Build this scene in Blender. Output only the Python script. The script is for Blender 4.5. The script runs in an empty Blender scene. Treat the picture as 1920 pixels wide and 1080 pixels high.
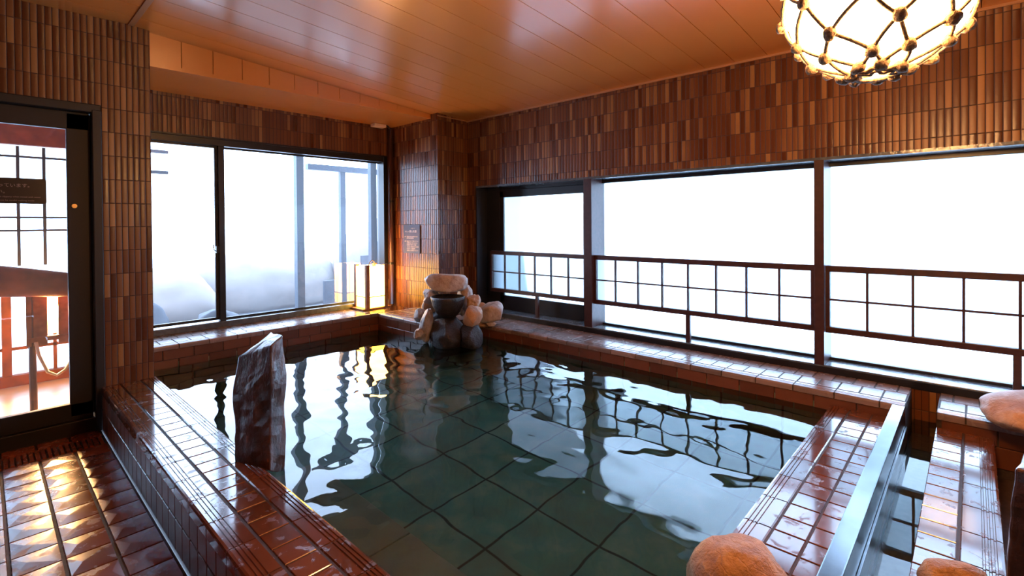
import bpy, bmesh, math, random
from mathutils import Vector, Matrix, noise
random.seed(7)
S = bpy.context.scene
C = S.collection
# ------------------------------------------------------------------ camera, light, exposure
F, CX, CY = 928.643, 958.49, 427.91
yaw, pit, rol = math.radians(46.9768), math.radians(-0.5221), math.radians(-0.4466)
fw = Vector((math.sin(yaw)*math.cos(pit), math.cos(yaw)*math.cos(pit), math.sin(pit)))
r0 = Vector((math.cos(yaw), -math.sin(yaw), 0)); u0 = r0.cross(fw)
RT = r0*math.cos(rol) + u0*math.sin(rol); UP = -r0*math.sin(rol) + u0*math.cos(rol)
EYE = Vector((0, 0, 1.35))
cam = bpy.data.cameras.new('camera'); co = bpy.data.objects.new('camera', cam); C.objects.link(co)
co.matrix_world = Matrix(((RT.x, UP.x, -fw.x, 0), (RT.y, UP.y, -fw.y, 0), (RT.z, UP.z, -fw.z, 1.35), (0, 0, 0, 1)))
cam.sensor_width = 36; cam.lens = F*36/1920
cam.shift_x = (960-CX)/1920; cam.shift_y = (CY-540)/1920
cam.clip_start = .02
S.camera = co
def at(u, v, D):
    return EYE + (fw + RT*((u-CX)/F) + UP*((CY-v)/F))*D

S.view_settings.view_transform = 'Standard'; S.view_settings.look = 'None'
S.view_settings.gamma = 1; S.view_settings.use_curve_mapping = False
S.view_settings.exposure = 0.0
W = bpy.data.worlds.new('overcast_sky'); S.world = W; W.use_nodes = True
bg = W.node_tree.nodes['Background']; bg.inputs[0].default_value = (0.50, 0.69, 1.0, 1); bg.inputs[1].default_value = 16.5
try:
    S.cycles.use_denoising = True
    S.cycles.max_bounces = 12; S.cycles.transparent_max_bounces = 16; S.cycles.sample_clamp_indirect = 12
except Exception: pass
def portal(name, loc, rot, sx, sy):
    l = bpy.data.lights.new(name, 'AREA'); l.shape = 'RECTANGLE'; l.size = sx; l.size_y = sy
    l.cycles.is_portal = True
    o = bpy.data.objects.new(name, l); C.objects.link(o); o.location = loc; o.rotation_euler = rot
    o['kind'] = 'structure'
portal('window_portal', (4.03, 1.3, 1.05), (0, math.radians(90), 0), 1.5, 5.6)
portal('window_portal', (2.0, 5.2, 1.3), (math.radians(-90), 0, 0), 2.8, 1.9)

# ------------------------------------------------------------------ helpers
class MB:
    def __init__(s): s.v = []; s.f = []
    def add(s, vs, fs):
        n = len(s.v); s.v += [tuple(p) for p in vs]; s.f += [tuple(i+n for i in f) for f in fs]; return s
    def box(s, a, b):
        x0, y0, z0 = a; x1, y1, z1 = b
        if x0 > x1: x0, x1 = x1, x0
        if y0 > y1: y0, y1 = y1, y0
        if z0 > z1: z0, z1 = z1, z0
        return s.add([(x0,y0,z0),(x1,y0,z0),(x1,y1,z0),(x0,y1,z0),(x0,y0,z1),(x1,y0,z1),(x1,y1,z1),(x0,y1,z1)],
                     [(0,3,2,1),(4,5,6,7),(0,1,5,4),(1,2,6,5),(2,3,7,6),(3,0,4,7)])
    def tile(s, a, b, axis=2, sign=1, c=.004):
        """box whose outer face (axis, sign) is chamfered"""
        n = len(s.v); s.box(a, b)
        mid = [(a[i]+b[i])/2 for i in range(3)]
        top = [i for i in range(n, n+8) if (s.v[i][axis]-mid[axis])*sign > 0]
        lo = {}
        # extrude: add inset ring
        ring = {}
        for i in top:
            p = list(s.v[i]); q = list(p)
            for k in range(3):
                if k != axis: q[k] += c if p[k] < mid[k] else -c
            ring[i] = len(s.v); s.v.append(tuple(q))
            p[axis] -= sign*c; s.v[i] = tuple(p)
        newf = []
        for f in s.f[-6:]:
            if all(i in ring for i in f): top_f = f
            newf.append(f)
        s.f = s.f[:-6] + [f for f in newf if f != top_f]
        s.f.append(tuple(ring[i] for i in top_f))
        for k in range(4):
            i, j = top_f[k], top_f[(k+1) % 4]
            s.f.append((i, j, ring[j], ring[i]))
        return s
    def prism(s, poly, axis, a, b):
        """poly: list of 2D points in the two other axes (cyclic order x,y,z without axis)"""
        ax = [i for i in range(3) if i != axis]; n = len(poly); vs = []
        for t in (a, b):
            for p in poly:
                q = [0,0,0]; q[axis] = t; q[ax[0]] = p[0]; q[ax[1]] = p[1]; vs.append(q)
        fs = [tuple(range(n-1,-1,-1)), tuple(range(n, 2*n))]
        for i in range(n):
            j = (i+1) % n; fs.append((i, j, j+n, i+n))
        return s.add(vs, fs)
    def tube(s, pts, r, seg=8, cap=True):
        pts = [Vector(p) for p in pts]; n0 = len(s.v); m = len(pts)
        up = Vector((0,0,1)); prev = None
        for i, p in enumerate(pts):
            t = (pts[min(i+1,m-1)]-pts[max(i-1,0)]).normalized()
            if prev is None:
                a = t.cross(up)
                if a.length < .1: a = t.cross(Vector((1,0,0)))
            else: a = prev - t*prev.dot(t)
            a.normalize(); prev = a; b = t.cross(a)
            rr = r[i] if isinstance(r, (list,tuple)) else r
            for k in range(seg):
                th = 2*math.pi*k/seg; s.v.append(tuple(p + (a*math.cos(th)+b*math.sin(th))*rr))
        for i in range(m-1):
            for k in range(seg):
                k2 = (k+1) % seg; A = n0+i*seg
                s.f.append((A+k, A+k2, A+seg+k2, A+seg+k))
        if cap:
            s.f.append(tuple(n0+k for k in range(seg-1,-1,-1))); s.f.append(tuple(n0+(m-1)*seg+k for k in range(seg)))
        return s
    def build(s, name, mat, parent=None, smooth=False, bevel=0, kind=None, label=None, cat=None, group=None):
        me = bpy.data.meshes.new(name); me.from_pydata(s.v, [], s.f); me.validate()
        bm = bmesh.new(); bm.from_mesh(me); bmesh.ops.recalc_face_normals(bm, faces=bm.faces); bm.to_mesh(me); bm.free()
        o = bpy.data.objects.new(name, me); C.objects.link(o); me.materials.append(mat)
        if smooth: me.polygons.foreach_set('use_smooth', [True]*len(me.polygons))
        if bevel:
            m = o.modifiers.new('bevel', 'BEVEL'); m.width = bevel; m.segments = 2; m.limit_method = 'ANGLE'
        if parent: o.parent = parent; o.matrix_parent_inverse = parent.matrix_world.inverted()
        tag(o, label, cat, group, kind); return o
def tag(o, label=None, cat=None, group=None, kind=None):
    for k, v in (('label', label), ('category', cat), ('group', group), ('kind', kind)):
        if v: o[k] = v
def empty(name, loc, label, cat, group=None, kind=None):
    o = bpy.data.objects.new(name, None); C.objects.link(o); o.location = loc; o.empty_display_size = .1
    o.matrix_world = Matrix.Translation(loc)
    tag(o, label, cat, group, kind); return o

# ------------------------------------------------------------------ materials
class NT:
    def __init__(s, name):
        s.m = bpy.data.materials.new(name); s.m.use_nodes = True; s.t = s.m.node_tree; s.t.nodes.clear()
        s.out = s.t.nodes.new('ShaderNodeOutputMaterial')
    def n(s, typ, **kw):
        x = s.t.nodes.new('ShaderNode'+typ)
        for k, v in kw.items():
            if k.startswith('i_'):
                key = k[2:]; key = int(key) if key.isdigit() else key.replace('_', ' ')
                if isinstance(v, bpy.types.NodeSocket): s.t.links.new(v, x.inputs[key])
                else: x.inputs[key].default_value = v
            else: setattr(x, k, v)
        return x
    def link(s, a, b): s.t.links.new(a, b)
    def math(s, op, a, b=0.0, c=0.0): return s.n('Math', operation=op, i_0=a, i_1=b, i_2=c).outputs[0]
    def ramp(s, fac, stops):
        r = s.n('ValToRGB', i_Fac=fac); e = r.color_ramp.elements
        while len(e) < len(stops): e.new(.5)
        for k, (p, c) in enumerate(stops): e[k].position = p; e[k].color = (*c, 1)
        return r.outputs[0]
    def noise(s, scale, detail=4, vec=None, rough=.55, dist=0):
        kw = dict(i_Scale=scale, i_Detail=detail, i_Roughness=rough, i_Distortion=dist)
        if vec is None: vec = s.n('TexCoord').outputs['Object']
        kw['i_Vector'] = vec
        return s.n('TexNoise', **kw).outputs[0]
    def bump(s, h, strength=.3, dist=.01, normal=None):
        kw = dict(i_Height=h, i_Strength=strength, i_Distance=dist)
        if normal: kw['i_Normal'] = normal
        return s.n('Bump', **kw).outputs[0]
    def pbr(s, color, rough=.5, normal=None, **kw):
        p = s.n('BsdfPrincipled'); 
        for k, v in dict(Base_Color=color, Roughness=rough, **kw).items():
            key = k.replace('_', ' ')
            if isinstance(v, bpy.types.NodeSocket): s.link(v, p.inputs[key])
            else:
                if key == 'Base Color' and len(v) == 3: v = (*v, 1)
                p.inputs[key].default_value = v
        if normal: s.link(normal, p.inputs['Normal'])
        s.link(p.outputs[0], s.out.inputs[0]); return p
M = {}
def simple(name, col, rough=.5, nscale=0, namt=.2, bump=0, **kw):
    t = NT(name)
    if nscale:
        f = t.noise(nscale, 5)
        a = tuple(c*(1-namt) for c in col); b = tuple(min(1, c*(1+namt)) for c in col)
        c = t.ramp(f, [(.3, a), (.7, b)])
        nrm = t.bump(f, bump, .01) if bump else None
        t.pbr(c, rough, nrm, **kw)
    else: t.pbr(col, rough, **kw)
    M[name] = t.m; return t.m

def mosaic():
    t = NT('wall_mosaic')
    geo = t.n('NewGeometry'); P = t.n('SeparateXYZ', i_0=geo.outputs['Position']); N = t.n('SeparateXYZ', i_0=geo.outputs['True Normal'])
    ax = t.math('ABSOLUTE', N.outputs[0])
    isx = t.math('GREATER_THAN', ax, .5)
    u = t.math('ADD', t.math('MULTIPLY', P.outputs[1], isx), t.math('MULTIPLY', P.outputs[0], t.math('SUBTRACT', 1, isx)))
    u = t.math('DIVIDE', t.math('SUBTRACT', u, .5555), .0335)
    v = t.math('DIVIDE', t.math('SUBTRACT', P.outputs[2], .243), .1581)
    row = t.math('FLOOR', v)
    col = t.math('FLOOR', u)
    fu = t.math('FRACT', u); fv = t.math('FRACT', v)
    wn = t.n('TexWhiteNoise', noise_dimensions='3D', i_Vector=t.n('CombineXYZ', i_0=col, i_1=row, i_2=isx).outputs[0])
    c = t.ramp(wn.outputs[0], [(0, (.085,.022,.006)), (.30, (.125,.038,.010)), (.62, (.155,.050,.014)), (.80, (.21,.080,.024)), (1, (.31,.145,.046))])
    # grout mask
    du = t.math('MULTIPLY', t.math('MINIMUM', fu, t.math('SUBTRACT', 1, fu)), .0335)
    dv = t.math('MULTIPLY', t.math('MINIMUM', fv, t.math('SUBTRACT', 1, fv)), .1581)
    d = t.math('MINIMUM', du, dv)
    g = t.n('MapRange', i_0=d, i_1=.0014, i_2=.0034, i_3=0.0, i_4=1.0).outputs[0]
    g.node.interpolation_type = 'SMOOTHSTEP'
    ns = t.noise(60, 3, geo.outputs['Position'])
    mix = t.n('MixRGB', i_0=g, i_1=(.050,.022,.014,1), i_2=c)
    tilt = t.math('MULTIPLY', t.math('MULTIPLY', fu, t.math('SUBTRACT', 1, fu)), 2.4)
    h = t.math('ADD', t.math('MULTIPLY', g, .9), t.math('ADD', tilt, t.math('MULTIPLY', ns, .25)))
    h = t.math('ADD', h, t.math('MULTIPLY', wn.outputs[0], .25))
    nrm = t.bump(h, .55, .004)
    r = t.math('SUBTRACT', .62, t.math('MULTIPLY', g, t.math('SUBTRACT', .36, t.math('MULTIPLY', wn.outputs[0], .14))))
    t.pbr(mix.outputs[0], r, nrm, Specular_IOR_Level=.5)
    M['mosaic'] = t.m
mosaic()

def coping(name, base, rough, wet=1):
    t = NT(name)
    geo = t.n('NewGeometry'); pos = geo.outputs['Position']
    ri = geo.outputs['Random Per Island']
    f = t.noise(9, 4, pos)
    v = t.math('ADD', t.math('MULTIPLY', ri, .5), t.math('MULTIPLY', f, .5))
    c = t.ramp(v, [(.25, tuple(x*.72 for x in base)), (.75, tuple(min(1, x*1.25) for x in base))])
    w = t.noise(16, 5, pos, .6, .6)
    fine = t.noise(95, 3, pos)
    puddle = t.n('MapRange', i_0=w, i_1=.36, i_2=.44).outputs[0]
    h = t.math('ADD', t.math('MULTIPLY', puddle, .5), t.math('MULTIPLY', fine, t.math('SUBTRACT', .45, t.math('MULTIPLY', puddle, .38))))
    nrm = t.bump(h, .12, .002)
    dv = .26 if wet > .3 else .03; r = t.math('SUBTRACT', rough+dv, t.math('MULTIPLY', puddle, dv)); cw = t.math('MULTIPLY', puddle, .3*wet)
    t.pbr(c, r, nrm, Specular_IOR_Level=.5, Coat_Weight=cw, Coat_Roughness=.06)
    M[name] = t.m
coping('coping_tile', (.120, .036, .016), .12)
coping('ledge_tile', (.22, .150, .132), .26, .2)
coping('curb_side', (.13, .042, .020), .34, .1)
coping('floor_tile', (.20, .042, .014), .22, .35)
simple('grout', (.045, .028, .024), .7, 40, .3)
simple('black_metal', (.010, .009, .011), .34)
simple('door_black', (.008, .007, .008), .5)
simple('door_metal', (.007, .004, .004), .55)
simple('lattice_wood', (.050, .017, .015), .40, 30, .25, .1)
simple('ceiling_panel', (.66, .235, .050), .26, 1.2, .04, 0, Coat_Weight=.6, Coat_Roughness=.16)  # warm lamplight on paler boards is put into the orange base colour
simple('ceiling_trim', (.42, .20, .09), .4)
simple('joint_dark', (.16, .075, .04), .8)
simple('steel', (.155, .165, .18), .22, 6, .25, .06, Metallic=1.0)
simple('sill_metal', (.10, .12, .14), .16, 25, .3, .25)
simple('lantern_wood', (.30, .13, .055), .45, 20, .3, .1)
simple('pipe_brown', (.055, .022, .018), .35)
simple('brass', (.6, .4, .18), .25, Metallic=1.0)
simple('brown_log', (.24, .060, .012), .8, 8, .4, .2)
simple('cream_plastic', (.72, .55, .40), .4)
simple('white_cable', (.75, .66, .5), .45)
simple('rope', (.20, .13, .07), .8, 120, .5, .6)
simple('changing_floor', (.62, .40, .20), .3, 5, .15)
simple('outdoor_deck', (.055, .06, .07), .7, 5, .2)
simple('outdoor_post', (.040, .055, .085), .6)
simple('fence_wood', (.030, .036, .050), .7, 15, .3)
simple('vent_slit', (.02, .015, .01), .6)
simple('sign_slate', (.075, .11, .20), .7)
simple('sign_black', (.014, .009, .009), .3)
simple('sign_letter', (.75, .72, .78), .5)
simple('sign_letter_dim', (.30, .20, .19), .5)

def rock(name, c1, c2, c3, rough, scale=7, bmp=.8, coat=0):
    t = NT(name); tc = t.n('TexCoord').outputs['Object']
    f = t.noise(scale, 8, tc, .65, .4); g = t.noise(scale*6, 6, tc, .6)
    c = t.ramp(t.math('ADD', t.math('MULTIPLY', f, .75), t.math('MULTIPLY', g, .25)), [(.32, c1), (.5, c2), (.68, c3)])
    vo = t.n('TexVoronoi', i_Vector=tc, i_Scale=scale*2.2, feature='DISTANCE_TO_EDGE').outputs[0]
    h = t.math('ADD', t.math('ADD', t.math('MULTIPLY', f, .6), t.math('MULTIPLY', g, .45)), t.math('MULTIPLY', t.math('MINIMUM', vo, .05), 1.2))
    t.pbr(c, rough, t.bump(h, bmp, .02), Coat_Weight=coat, Coat_Roughness=.15)
    M[name] = t.m
rock('pale_rock', (.22,.13,.09), (.48,.36,.30), (.66,.56,.50), .5, 6)
rock('tan_rock', (.28,.13,.06), (.46,.25,.13), (.62,.42,.28), .5, 6)
rock('ochre_rock', (.13,.055,.018), (.31,.155,.050), (.50,.32,.15), .6, 9, 1.0)
rock('dark_rock', (.020,.017,.018), (.045,.038,.038), (.10,.085,.085), .4, 7, .8, .3)
rock('wet_rock', (.008,.006,.007), (.018,.014,.016), (.045,.035,.038), .48, 9, 1.0, .12)
rock('grey_rock', (.14,.10,.09), (.30,.25,.24), (.5,.45,.43), .45, 7)
def slab_rock():
    t = NT('slab_rock'); tc = t.n('TexCoord').outputs['Object']
    mp = t.n('Mapping', i_Vector=tc, i_Scale=(3, 3, 1)).outputs[0]
    f = t.noise(4, 8, mp, .6, .3); g = t.noise(45, 6, tc, .6)
    c = t.ramp(t.math('ADD', t.math('MULTIPLY', f, .8), t.math('MULTIPLY', g, .2)), [(.36, (.022,.010,.007)), (.50, (.050,.020,.013)), (.60, (.075,.032,.020)), (.66, (.26,.075,.035)), (.75, (.33,.13,.08))])
    t.pbr(c, .28, t.bump(t.math('ADD', f, t.math('MULTIPLY', g, .5)), .55, .02), Coat_Weight=.5, Coat_Roughness=.12)
    M['slab_rock'] = t.m
slab_rock()
def pool_tile():
    t = NT('pool_tile'); geo = t.n('NewGeometry'); P = t.n('SeparateXYZ', i_0=geo.outputs['Position'])
    pos = geo.outputs['Position']
    wob = t.n('VectorMath', operation='SCALE', i_0=t.n('TexNoise', i_Vector=pos, i_Scale=2.0, i_Detail=1.0).outputs[1], i_3=0.0).outputs[0]
    T = .37
    u = t.math('DIVIDE', t.math('SUBTRACT', P.outputs[0], OX), T); v = t.math('DIVIDE', t.math('SUBTRACT', P.outputs[1], OY), T)
    fu = t.math('FRACT', u); fv = t.math('FRACT', v)
    d = t.math('MULTIPLY', t.math('MINIMUM', t.math('MINIMUM', fu, t.math('SUBTRACT', 1, fu)), t.math('MINIMUM', fv, t.math('SUBTRACT', 1, fv))), T)
    g = t.n('MapRange', i_0=d, i_1=.004, i_2=.008).outputs[0]
    wn = t.n('TexWhiteNoise', noise_dimensions='2D', i_Vector=t.n('CombineXYZ', i_0=t.math('FLOOR', u), i_1=t.math('FLOOR', v)).outputs[0]).outputs[0]
    f = t.noise(5, 5, pos)
    c = t.ramp(t.math('ADD', t.math('MULTIPLY', f, .8), t.math('MULTIPLY', wn, .2)), [(.3, (.10,.12,.095)), (.5, (.095,.155,.130)), (.7, (.20,.20,.155))])
    mix = t.n('MixRGB', i_0=g, i_1=(.012,.010,.007,1), i_2=c)
    t.pbr(mix.outputs[0], .6); M['pool_tile'] = t.m
OX, OY = 1.885, 1.965
pool_tile()
simple('step_stone', (.20, .185, .18), .6, 4, .25)
def water():
    t = NT('water')
    rf = t.n('BsdfRefraction', i_Color=(.60, .84, .82, 1), i_Roughness=0.0, i_IOR=1.333)
    gl = t.n('BsdfGlossy', i_Color=(1, 1, 1, 1), i_Roughness=0.0); fr = t.n('Fresnel', i_IOR=1.333)
    g = t.n('MixShader', i_0=fr.outputs[0]); t.link(rf.outputs[0], g.inputs[1]); t.link(gl.outputs[0], g.inputs[2])
    t.link(g.outputs[0], t.out.inputs[0]); M['water'] = t.m
water()
def pane(name, trans, veil, tint=(1,1,1)):
    t = NT(name)
    tr = t.n('BsdfTransparent', i_Color=(*[trans*x for x in tint], 1)); tl = t.n('BsdfTranslucent', i_Color=(.9, .95, 1, 1))
    m1 = t.n('MixShader', i_0=veil); t.link(tr.outputs[0], m1.inputs[1]); t.link(tl.outputs[0], m1.inputs[2])
    gl = t.n('BsdfGlossy', i_Roughness=.02); fr = t.n('Fresnel', i_IOR=1.5)
    m2 = t.n('MixShader', i_0=fr.outputs[0]); t.link(m1.outputs[0], m2.inputs[1]); t.link(gl.outputs[0], m2.inputs[2])
    t.link(m2.outputs[0], t.out.inputs[0]); M[name] = t.m
pane('clear_glass', .97, .01)
pane('misted_glass', .93, .03)
pane('frosted_glass', .9, .35, (.95, 1, 1))
def emit(name, col, s, rough=.5):
    t = NT(name); t.pbr(col, rough, Emission_Color=(*col, 1), Emission_Strength=s); M[name] = t.m
emit('globe_glow', (1.0, .50, .18), 112)
emit('paper_glow', (1.0, .52, .16), 30)
emit('bulb_glow', (1.0, .52, .18), 1300)
emit('paper_glow_low', (1.0, .52, .045), 22)

# ------------------------------------------------------------------ the room shell
XW, YB, YD = 3.731, 5.0, 4.222      # right wall face, back wall face, door wall face
XP0, XP1 = .5555, .8235
XC, YC = 3.312, 4.147
XMIN, YMIN = -1.9, -1.9
ZT = 3.0
def ceil(x): return 2.786 - .0771*x
ST = dict(kind='structure')
b = MB()                                             # wall with the glass door, ends in the pillar
b.box((XMIN, YD, 0), (-.50, YD+.22, ZT)).box((-.50, YD, 2.155), (XP0, YD+.22, ZT)).box((XP0, YD, 0), (XP1, YD+.22, ZT))
b.build('wall_left', M['mosaic'], **ST)
b = MB()
ZH, ZS = 2.151, .50                                  # back window opening
b.box((XP1-.3, YB, ZH), (XC+.5, YB+.2, ZT)).box((XP1-.3, YB, -.5), (XC+.5, YB+.2, ZS-.04))
b.box((XP1-.3, YB, ZS-.04), (.70, YB+.2, ZH)).box((3.25, YB, ZS-.04), (XC+.5, YB+.2, ZH))
b.build('wall_back', M['mosaic'], **ST)
MB().box((XC, YC, 0), (XW+.2, YB+.2, ZT)).build('wall_corner', M['mosaic'], **ST)
ZWH, ZWS = 1.757, .4165
b = MB()
b.box((XW, -1.9, ZWH), (XW+.32, YC+.1, ZT)).box((XW, -1.9, -.5), (XW+.32, YC+.1, ZWS-.03)).box((XW, 4.009, ZWS-.03), (XW+.32, YC+.1, ZWH))
b.build('wall_right', M['mosaic'], **ST)
MB().box((XMIN, YMIN-.2, 0), (XW+.32, YMIN, ZT)).build('wall_front', M['mosaic'], **ST)
MB().box((XMIN-.2, YMIN-.2, 0), (XMIN, YD+.22, ZT)).build('wall_side', M['mosaic'], **ST)

# ceiling: sloping boards with open joints, soffit over the back window
def slab(x0, x1, y0, y1, t=.03):
    return [(x0,y0,ceil(x0)),(x1,y0,ceil(x1)),(x1,y1,ceil(x1)),(x0,y1,ceil(x0)),
            (x0,y0,ceil(x0)+t),(x1,y0,ceil(x1)+t),(x1,y1,ceil(x1)+t),(x0,y1,ceil(x0)+t)]
BF = [(0,3,2,1),(4,5,6,7),(0,1,5,4),(1,2,6,5),(2,3,7,6),(3,0,4,7)]
b = MB(); j = .0022
ys = [3.607 + .2140*k for k in range(-27, 8)]
YS = 4.2632
for k in range(len(ys)-1):
    y0, y1 = ys[k]+j, ys[k+1]-j
    if y0 > YD+.1 and False: continue
    b.add(slab(.735, XW+.01, max(y0, YMIN), y1), BF)
b.build('ceiling', M['ceiling_panel'], **ST)
b = MB()
def zl_(x): return ceil(.70) - .012*(.70-x)
for k in range(-14, 4):
    x1 = .698 + 0; 
for k in range(len(ys)-1):
    y0, y1 = ys[k]+j, ys[k+1]-j
    y0 = max(y0, YMIN)
    if y0 > YD: continue
    x0, x1 = XMIN, .705
    b.add([(x0,y0,zl_(x0)),(x1,y0,zl_(x1)),(x1,y1,zl_(x1)),(x0,y1,zl_(x0)),(x0,y0,zl_(x0)+.03),(x1,y0,zl_(x1)+.03),(x1,y1,zl_(x1)+.03),(x0,y1,zl_(x0)+.03)], BF)
b.build('ceiling', M['ceiling_panel'], **ST)
MB().box((XMIN-.1, YMIN-.1, 2.80), (XW+.3, YB+.2, 2.84)).build('ceiling', M['joint_dark'], **ST)
MB().box((.703, YMIN, ceil(.72)-.004), (.737, YD+.01, ceil(.72)+.03)).build('trim_1', M['ceiling_trim'], **ST)
# fascia boards + soffit boards
ZSF = 2.488
b = MB(); x = 1.024-.2075*2
while x < XC:
    x0, x1 = max(x+j, XP1-.1), min(x+.2075-j, XC+.006)
    b.add([(x0,YS,ZSF),(x1,YS,ZSF),(x1,YS+.03,ZSF),(x0,YS+.03,ZSF),(x0,YS,ceil(x0)+.01),(x1,YS,ceil(x1)+.01),(x1,YS+.03,ceil(x1)+.01),(x0,YS+.03,ceil(x0)+.01)], BF)
    x += .2075
b.build('trim_2', M['ceiling_panel'], **ST)
b = MB()
for y0, y1 in ((YS-.002, YS+.0845), (YS+.086, YS+.602), (YS+.6035, YB+.01)):
    z0 = ZSF - .0*(y0-YS); z1 = ZSF
    b.box((XP1-.3, y0, ZSF-.002), (XC+.004, y1, ZSF+.025))
b.build('ceiling', M['ceiling_panel'], **ST)
# thin cornice bead along the right wall
b = MB().box((XW-.012, YMIN, ceil(XW)-.014), (XW, YC, ceil(XW)+.006)).box((XC, YC-.010, ceil(XC)-.036), (XW, YC, ceil(XC)-.026))
b.build('trim_3', M['ceiling_trim'], **ST)

# ------------------------------------------------------------------ floor of bevelled tiles
ZC = .29
b = MB(); b.box((XMIN, YMIN, -.05), (.534, YD+.1, -.012))
b.box((XMIN, YD+.1, -.05), (.9, YD+.22, -.012))
b.build('floor', M['grout'], **ST)
b = MB(); T = .1555
for i in range(-13, 4):
    gx = .217 + i*T
    x0, x1 = gx+.0045, min(gx+T-.0045, .530)
    if x1 - x0 < .02: continue
    ylist = [3.964 - .1578*(k+1) for k in range(0, 37)]
    for yy in ylist + [4.150]:
        y0, y1 = yy+.0025, yy+.1578-.0025
        if yy == 4.150: y0, y1 = 4.150, 4.30
        if y0 < YMIN: continue
        h = .0; ap = .0035
        n = len(b.v)
        mx = x0 + (x1-x0)*.30; my = (y0+y1)/2
        b.add([(x0,y0,-.012),(x1,y0,-.012),(x1,y1,-.012),(x0,y1,-.012),
               (x0+.003,y0+.002,-.001),(x1-.003,y0+.002,-.001),(x1-.003,y1-.002,-.001),(x0+.003,y1-.002,-.001),
               (mx,my,ap),(x0+(x1-x0)*.78,my,.001)],
              [(0,1,5,4),(1,2,6,5),(2,3,7,6),(3,0,4,7),(4,5,8),(7,8,6),(4,8,7),(5,9,8),(6,8,9),(5,6,9)])
b.build('floor', M['floor_tile'], **ST)
d = MB(); x = -1.2                                      # slotted drain cover
while x < .52:
    d.tile((x, 3.972, -.012), (x+.0185, 4.142, .002), 2, 1, .002); x += .0265
d.build('drain_grate', M['floor_tile'], label='slotted brown ceramic drain grate in the floor before the glass door', cat='drain')

# ------------------------------------------------------------------ pool curbs, ledges, basin
ZW = .255
def ridged(b, a0, a1, l0, l1, z0, z1, along, side):
    """tile with grooves along its length; along='y' or 'x'; side = +1 grooves near a1, -1 near a0"""
    w = a1-a0; g = .0035; prof = [(0, z1-.006), (.006, z1)]
    for k in range(3):
        c = w - .022 - .014*(2-k)
        prof += [(c-.004, z1), (c-.002, z1-g), (c+.002, z1-g), (c+.004, z1)]
    prof += [(w-.010, z1), (w-.003, z1-.003), (w, z1-.012), (w, z0), (0, z0)]
    if side > 0: poly = [(a0+p, z) for p, z in prof]
    else: poly = [(a1-p, z) for p, z in prof][::-1]
    b.prism(poly, 1 if along == 'y' else 0, l0, l1)
J = .0034
# left curb: outer ridged row, middle square row, inner ridged row
b = MB()
y = 3.679
for k in range(-3, 17):
    y1 = 3.894 + .2113 - .2113*k*1.0; y0 = y1 - .2113
    y0c, y1c = max(y0, .30)+J, min(y1, YD+.0)-J
    if y1c - y0c < .02: continue
    ridged(b, .534, .634-J, y0c, y1c, ZC-.05, ZC, 'y', -1)
    ridged(b, .742+J, .838, y0c, y1c, ZC-.05, ZC, 'y', 1)
    for h in range(2):
        a, c = max(y0+h*.1056, .30)+J, min(y0+(h+1)*.1056, YD)-J
        if c-a > .015: b.tile((.634+J, a, ZC-.05), (.742-J, c, ZC), 2, 1, .002)
# side of the curb facing the floor, upright tiles
bs = MB()
y = YD
while y > .3:
    y -= .1056
    for z0, z1 in ((ZC-.05-.10, ZC-.052), (0.0, ZC-.152)):
        bs.tile((.537, y+J, z0+J), (.56, y+.1056-J, z1-J if z1 < .2 else z1), 0, -1, .002)
# inner side
y = YD
while y > .6:
    y -= .2113
    b.tile((.80, y+J, ZC-.15), (.835, y+.2113-J, ZC-.052), 0, 1, .002)
cl = b.build('pool_curb', M['coping_tile'], label='red-brown tiled pool curb between the floor and the water', cat='pool curb', **ST)
bs.build('side_tiles', M['curb_side'], cl)
MB().box((.545, .30, -.3), (.829, YD+.4, ZC-.004)).build('grout_bed', M['grout'], parent=cl)
# right curb between pool and the steel channel
b = MB(); x = 3.335
while x > .84:
    x -= .2113
    x0, x1 = max(x, .838), min(x+.2113, 3.335)
    ridged(b, .505+J, .605, x0+J, x1-J, ZC-.05, ZC, 'x', 1)
    for h in range(2):
        a, c = x+h*.1056, x+(h+1)*.1056
        b.tile((a+J, .403+J, ZC-.05), (c-J, .505-J, ZC), 2, 1, .002)
        b.tile((a+J, .322, ZC-.05), (c-J, .403-J, ZC), 2, 1, .002)
    b.tile((x0+J, .57, ZC-.15), (x1-J, .602, ZC-.052), 1, 1, .002)
cr = b.build('pool_curb', M['coping_tile'], label='wet tiled pool curb running beside the steel channel edge', cat='pool curb', **ST)
MB().box((.838, .30, -.3), (3.335, .595, ZC-.004)).build('grout_bed', M['grout'], parent=cr)
# low tiled walk on the far side of the channel
b = MB(); x = 3.335
while x > .84:
    x -= .2113
    for h in range(2):
        a, c = x+h*.1056, x+(h+1)*.1056
        b.tile((a+J, .037+J, ZC-.05), (c-J, .140, ZC), 2, 1, .002)
    ridged(b, -.075, .037-J, x+J, x+.2113-J, ZC-.05, ZC, 'x', -1)
wk = b.build('tiled_walk', M['coping_tile'], label='pinkish wet tiled strip on the right of the narrow water channel', cat='pool curb', **ST)
MB().box((.838, -.068, -.3), (3.335, .135, ZC-.004)).build('grout_bed', M['grout'], parent=wk)
MB().box((.54, YMIN, -.05), (XW, -.075, 0.10)).build('floor', M['grout'], **ST)

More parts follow.
